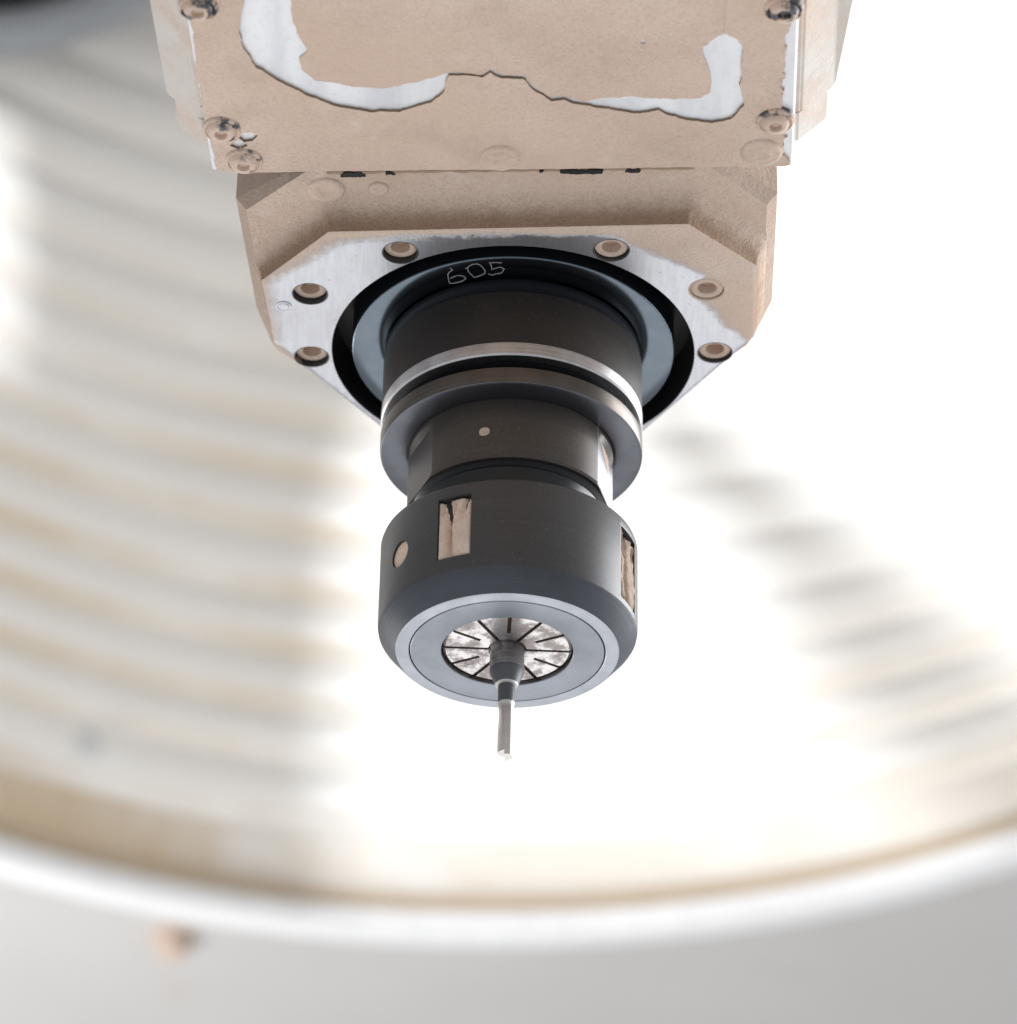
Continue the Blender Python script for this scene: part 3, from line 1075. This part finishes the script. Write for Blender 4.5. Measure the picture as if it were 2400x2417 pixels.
# the hole and a small notch on the bevel edge
for (ang, z, rr_, dep) in ((-56.6, 16.7, 3.5, 1.2),):
    a = math.radians(ang)
    er, et = Vector((math.sin(a), -math.cos(a), 0)), Vector((math.cos(a), math.sin(a), 0))
    cv = [er * (31.8 - dep) + et * (rr_ * math.cos(t)) + Vector((0, 0, z + rr_ * math.sin(t))) for t in np.linspace(0, 2 * math.pi, 32, endpoint=False)]
    cv += [v + er * 10 for v in cv]
    cf = [tuple(range(32)), tuple(range(32, 64))] + [(i, (i + 1) % 32, 32 + (i + 1) % 32, 32 + i) for i in range(32)]
    add_part([tuple(v) for v in cv], cf)
cut_me = mesh("nut_cutter", cut_v, cut_f)
cut = bpy.data.objects.new("nut_cutter", cut_me)
COL.objects.link(cut)
md = nut.modifiers.new("pockets", 'BOOLEAN')
md.operation = 'DIFFERENCE'
md.solver = 'EXACT'
md.object = cut
dg = bpy.context.evaluated_depsgraph_get()
new_me = bpy.data.meshes.new_from_object(nut.evaluated_get(dg))
nut.modifiers.clear()
nut.data = new_me
new_me.name = "clamping_nut"
bpy.data.objects.remove(cut)
bpy.data.meshes.remove(cut_me)
for p in new_me.polygons:
    c = p.center * 1000
    rr_ = math.hypot(c.x, c.y)
    n_ = p.normal
    radial = (n_.x * c.x + n_.y * c.y) / max(rr_, 1e-6)
    if c.z < 0.1:
        p.material_index = 2
    elif c.z < 5.5 and rr_ > 27:
        p.material_index = 1
    elif rr_ < 31.4 and 5.6 < c.z < 28.5 and rr_ > 27.5:
        p.material_index = 3
    else:
        p.material_index = 0
new_me.polygons.foreach_set("use_smooth", [True] * len(new_me.polygons))
new_me.set_sharp_from_angle(angle=math.radians(18))


def pocket_dust(ang, za, zb, hw, dep, seed, ridge=0.5):
    """uneven dust packed into a rectangular pocket"""
    a = math.radians(ang)
    er, et = Vector((math.sin(a), -math.cos(a), 0)), Vector((math.cos(a), math.sin(a), 0))
    nx, nz = 18, 34
    vs_, fs_ = [], []
    for j in range(nz + 1):
        for i in range(nx + 1):
            t_ = -hw + 2 * hw * i / nx
            z = za + (zb - za) * j / nz
            h = 0.86 + 0.2 * noise.noise(Vector((t_ * 0.5, z * 0.35, seed)))
            top = j / nz
            h -= ridge * max(0.0, top - 0.55) * abs(noise.noise(Vector((t_ * 0.9, z * 0.15, seed + 3)))) * 4
            if ridge > 0.85 and seed < 5:
                for cc in (-2.6 + (25.5 - z) * 0.32, 3.0 - (25.5 - z) * 0.34):
                    h -= 0.85 * max(0.0, min(1.0, (z - 18.5) / 4)) * math.exp(-((t_ - cc) / 0.75) ** 2)
            h -= 0.9 * math.exp(-((t_ + 1.6 + 0.05 * (z - 20)) / 0.6) ** 2) * ridge
            edge = min(i, nx - i, j, nz - j)
            if edge == 0:
                h = min(h, 0.5)
            y = 31.8 - dep + max(-0.2, h * dep)
            vs_.append(tuple(et * t_ + er * y + Vector((0, 0, z))))
    for j in range(nz):
        for i in range(nx):
            k = j * (nx + 1) + i
            fs_.append((k, k + 1, k + nx + 2, k + nx + 1))
    return mesh("dust_fill", vs_, fs_, 70)


pd = dust_mat("packed_pocket_dust", 1.3, 0.6)
link("dust_fill", pocket_dust(-25, 9.3, 25.9, 4.35, 2.0, 3.0, 0.9), nut, pd)
link("dust_fill", pocket_dust(67, 6.8, 26.2, 4.5, 2.4, 9.0, 0.8), nut, dust_mat("brown_pocket_dust", 0.8, 1.0))
disc_on_cyl("dust_plug", -56.6, 16.7, 31.8, 3.45, 0.75, nut, pd, 0.12)

link("nut_gap", lathe("nut_gap", [(26.3, 0.3), (23.9, 0.3), (23.9, 0.9), (23.5, 0.9)], 200, 20), nut, DARK_GAP)
link("nut_rim", lathe("nut_rim", [(27.05, -0.01), (24.15, -0.03), (24.0, 0.08), (23.98, 0.6)], 200, 20), nut, NUT_RIM)
insert = link("nut_insert", lathe("nut_insert", [(23.7, 0.6), (23.68, 0.1), (23.55, 0.0), (16.5, 0.0), (16.25, 0.08), (16.1, 0.3)], 200, 20), nut, NUT_FACE)
link("insert_bore", lathe("insert_bore", [(16.1, 0.3), (16.05, 3.5)], 160, 30), insert, simple("oily_insert_bore", (0.05, 0.04, 0.04), 0.35, 0.5))

# collet
cv, cf = [], []
HW = 0.48


def slit_pt(ang, rad, side):
    """point on the edge of the slit at angle ang (side = +1 / -1), at distance rad along it"""
    d = Vector((math.cos(ang), math.sin(ang)))
    t_ = Vector((-d.y, d.x))
    return d * rad + t_ * (HW * side)


CZ = 0.85
for k in range(12):
    a0 = math.radians(-90 + 2 + 30 * k)
    a1 = a0 + math.radians(30)
    short0 = (k % 2 == 0)
    short1 = not short0

    def outline(ro, ri):
        pts = []
        # along slit a0 outward
        if short0:
            pts += [Vector((math.cos(a0), math.sin(a0))) * ri, Vector((math.cos(a0), math.sin(a0))) * 7.7, slit_pt(a0, 7.7, 1)]
        else:
            pts += [slit_pt(a0, ri, 1)]
        pts.append(slit_pt(a0, ro, 1))
        for q in range(1, 8):
            w = a0 + (a1 - a0) * q / 8
            pts.append(Vector((math.cos(w), math.sin(w))) * ro)
        pts.append(slit_pt(a1, ro, -1))
        if short1:
            pts += [slit_pt(a1, 7.7, -1), Vector((math.cos(a1), math.sin(a1))) * 7.7, Vector((math.cos(a1), math.sin(a1))) * ri]
        else:
            pts += [slit_pt(a1, ri, -1)]
        for q in range(3, 0, -1):
            w = a0 + (a1 - a0) * q / 4
            pts.append(Vector((math.cos(w), math.sin(w))) * ri)
        return pts

    lv = [(outline(15.1, 4.7), CZ), (outline(15.75, 4.35), CZ + 0.45), (outline(15.75, 4.35), CZ + 2.5)]
    n_ = len(lv[0][0])
    b0 = len(cv)
    for ol, z in lv:
        cv += [(p[0], p[1], z) for p in ol]
    for q in range(2):
        for i in range(n_):
            j = (i + 1) % n_
            cf.append((b0 + q * n_ + i, b0 + q * n_ + j, b0 + (q + 1) * n_ + j, b0 + (q + 1) * n_ + i))
    cf.append(tuple(range(b0, b0 + n_)))
collet_me = mesh("collet", cv, cf, 25)
collet = link("collet", collet_me, holder, COLLET)
link("slit_backing", lathe("slit_backing", [(16.0, CZ + 1.2), (4.2, CZ + 1.2)], 80, 30), collet, BROWN_SLIT)
cm = [on_cyl(-145, 11.6, CZ - 0.02)]
mk = Vector((-9.3, 6.6, CZ))
link("stamped_mark", tube("stamped_mark", [mk + Vector((1.0 * math.cos(t), 1.0 * math.sin(t), 0)) for t in np.linspace(0, 2 * math.pi * 0.97, 30)], lambda i: 0.07, 6), collet, [simple("stamped_grey", (0.2, 0.2, 0.21), 0.5)])

# ------------------------------------------------------------------ milling cutter
cutter = thing("milling_cutter", "slim grey stepped milling cutter pointing down out of the slotted collet", "milling cutter", (0, 0, 0))
link("shank", lathe("shank", [(4.3, 3.0), (4.22, 0.5), (4.22, -5.1)], 64, 30), cutter, SHANK)
link("neck", lathe("neck", [(4.22, -5.1), (4.15, -5.9), (2.85, -9.1)], 64, 20), cutter, CUTTER_DARK)
link("shoulder", lathe("shoulder", [(2.85, -9.1), (2.7, -9.4), (2.08, -9.5)], 64, 20), cutter, CUTTER_PALE)
link("stem", lathe("stem", [(2.08, -9.5), (2.06, -14.3)], 64, 20), cutter, CUTTER_DARK)
link("step", lathe("step", [(2.06, -14.3), (2.0, -14.7), (1.9, -15.3)], 64, 20), cutter, CUTTER_PALE)


def section(a0, n=40):
    pts = []
    for k in range(n):
        t = 2 * math.pi * k / n
        c = math.cos(t)
        # two relieved lands: rounded on the land side, cut away on the flute side
        rr_ = 1.96 * (1.0 - 0.20 * max(0.0, math.sin(2 * t + 0.6)) ** 0.8)
        pts.append((rr_ * math.cos(t + a0), rr_ * math.sin(t + a0)))
    return pts


lv = []
for k in range(25):
    z = -15.3 - 12.7 * k / 24
    blend = min(1.0, k / 3)
    sec = section(math.radians(-20 + 40 * k / 24))
    cir = [(1.9 * math.cos(2 * math.pi * i / 40), 1.9 * math.sin(2 * math.pi * i / 40)) for i in range(40)]
    lv.append(([(a[0] * blend + c[0] * (1 - blend), a[1] * blend + c[1] * (1 - blend)) for a, c in zip(sec, cir)], z))
link("flute", prism("flute", lv, 35, (False, True)), cutter, CUTTER_FLUTE)
sec = [p for p in section(math.radians(20)) if p[0] > -0.25]
sec.sort(key=lambda p: math.atan2(p[1], p[0]))
link("cutting_lip", prism("cutting_lip", [(sec, -27.9), ([(p[0] * 0.98, p[1] * 0.98) for p in sec], -29.2)], 30), cutter, CUTTER_FLUTE)
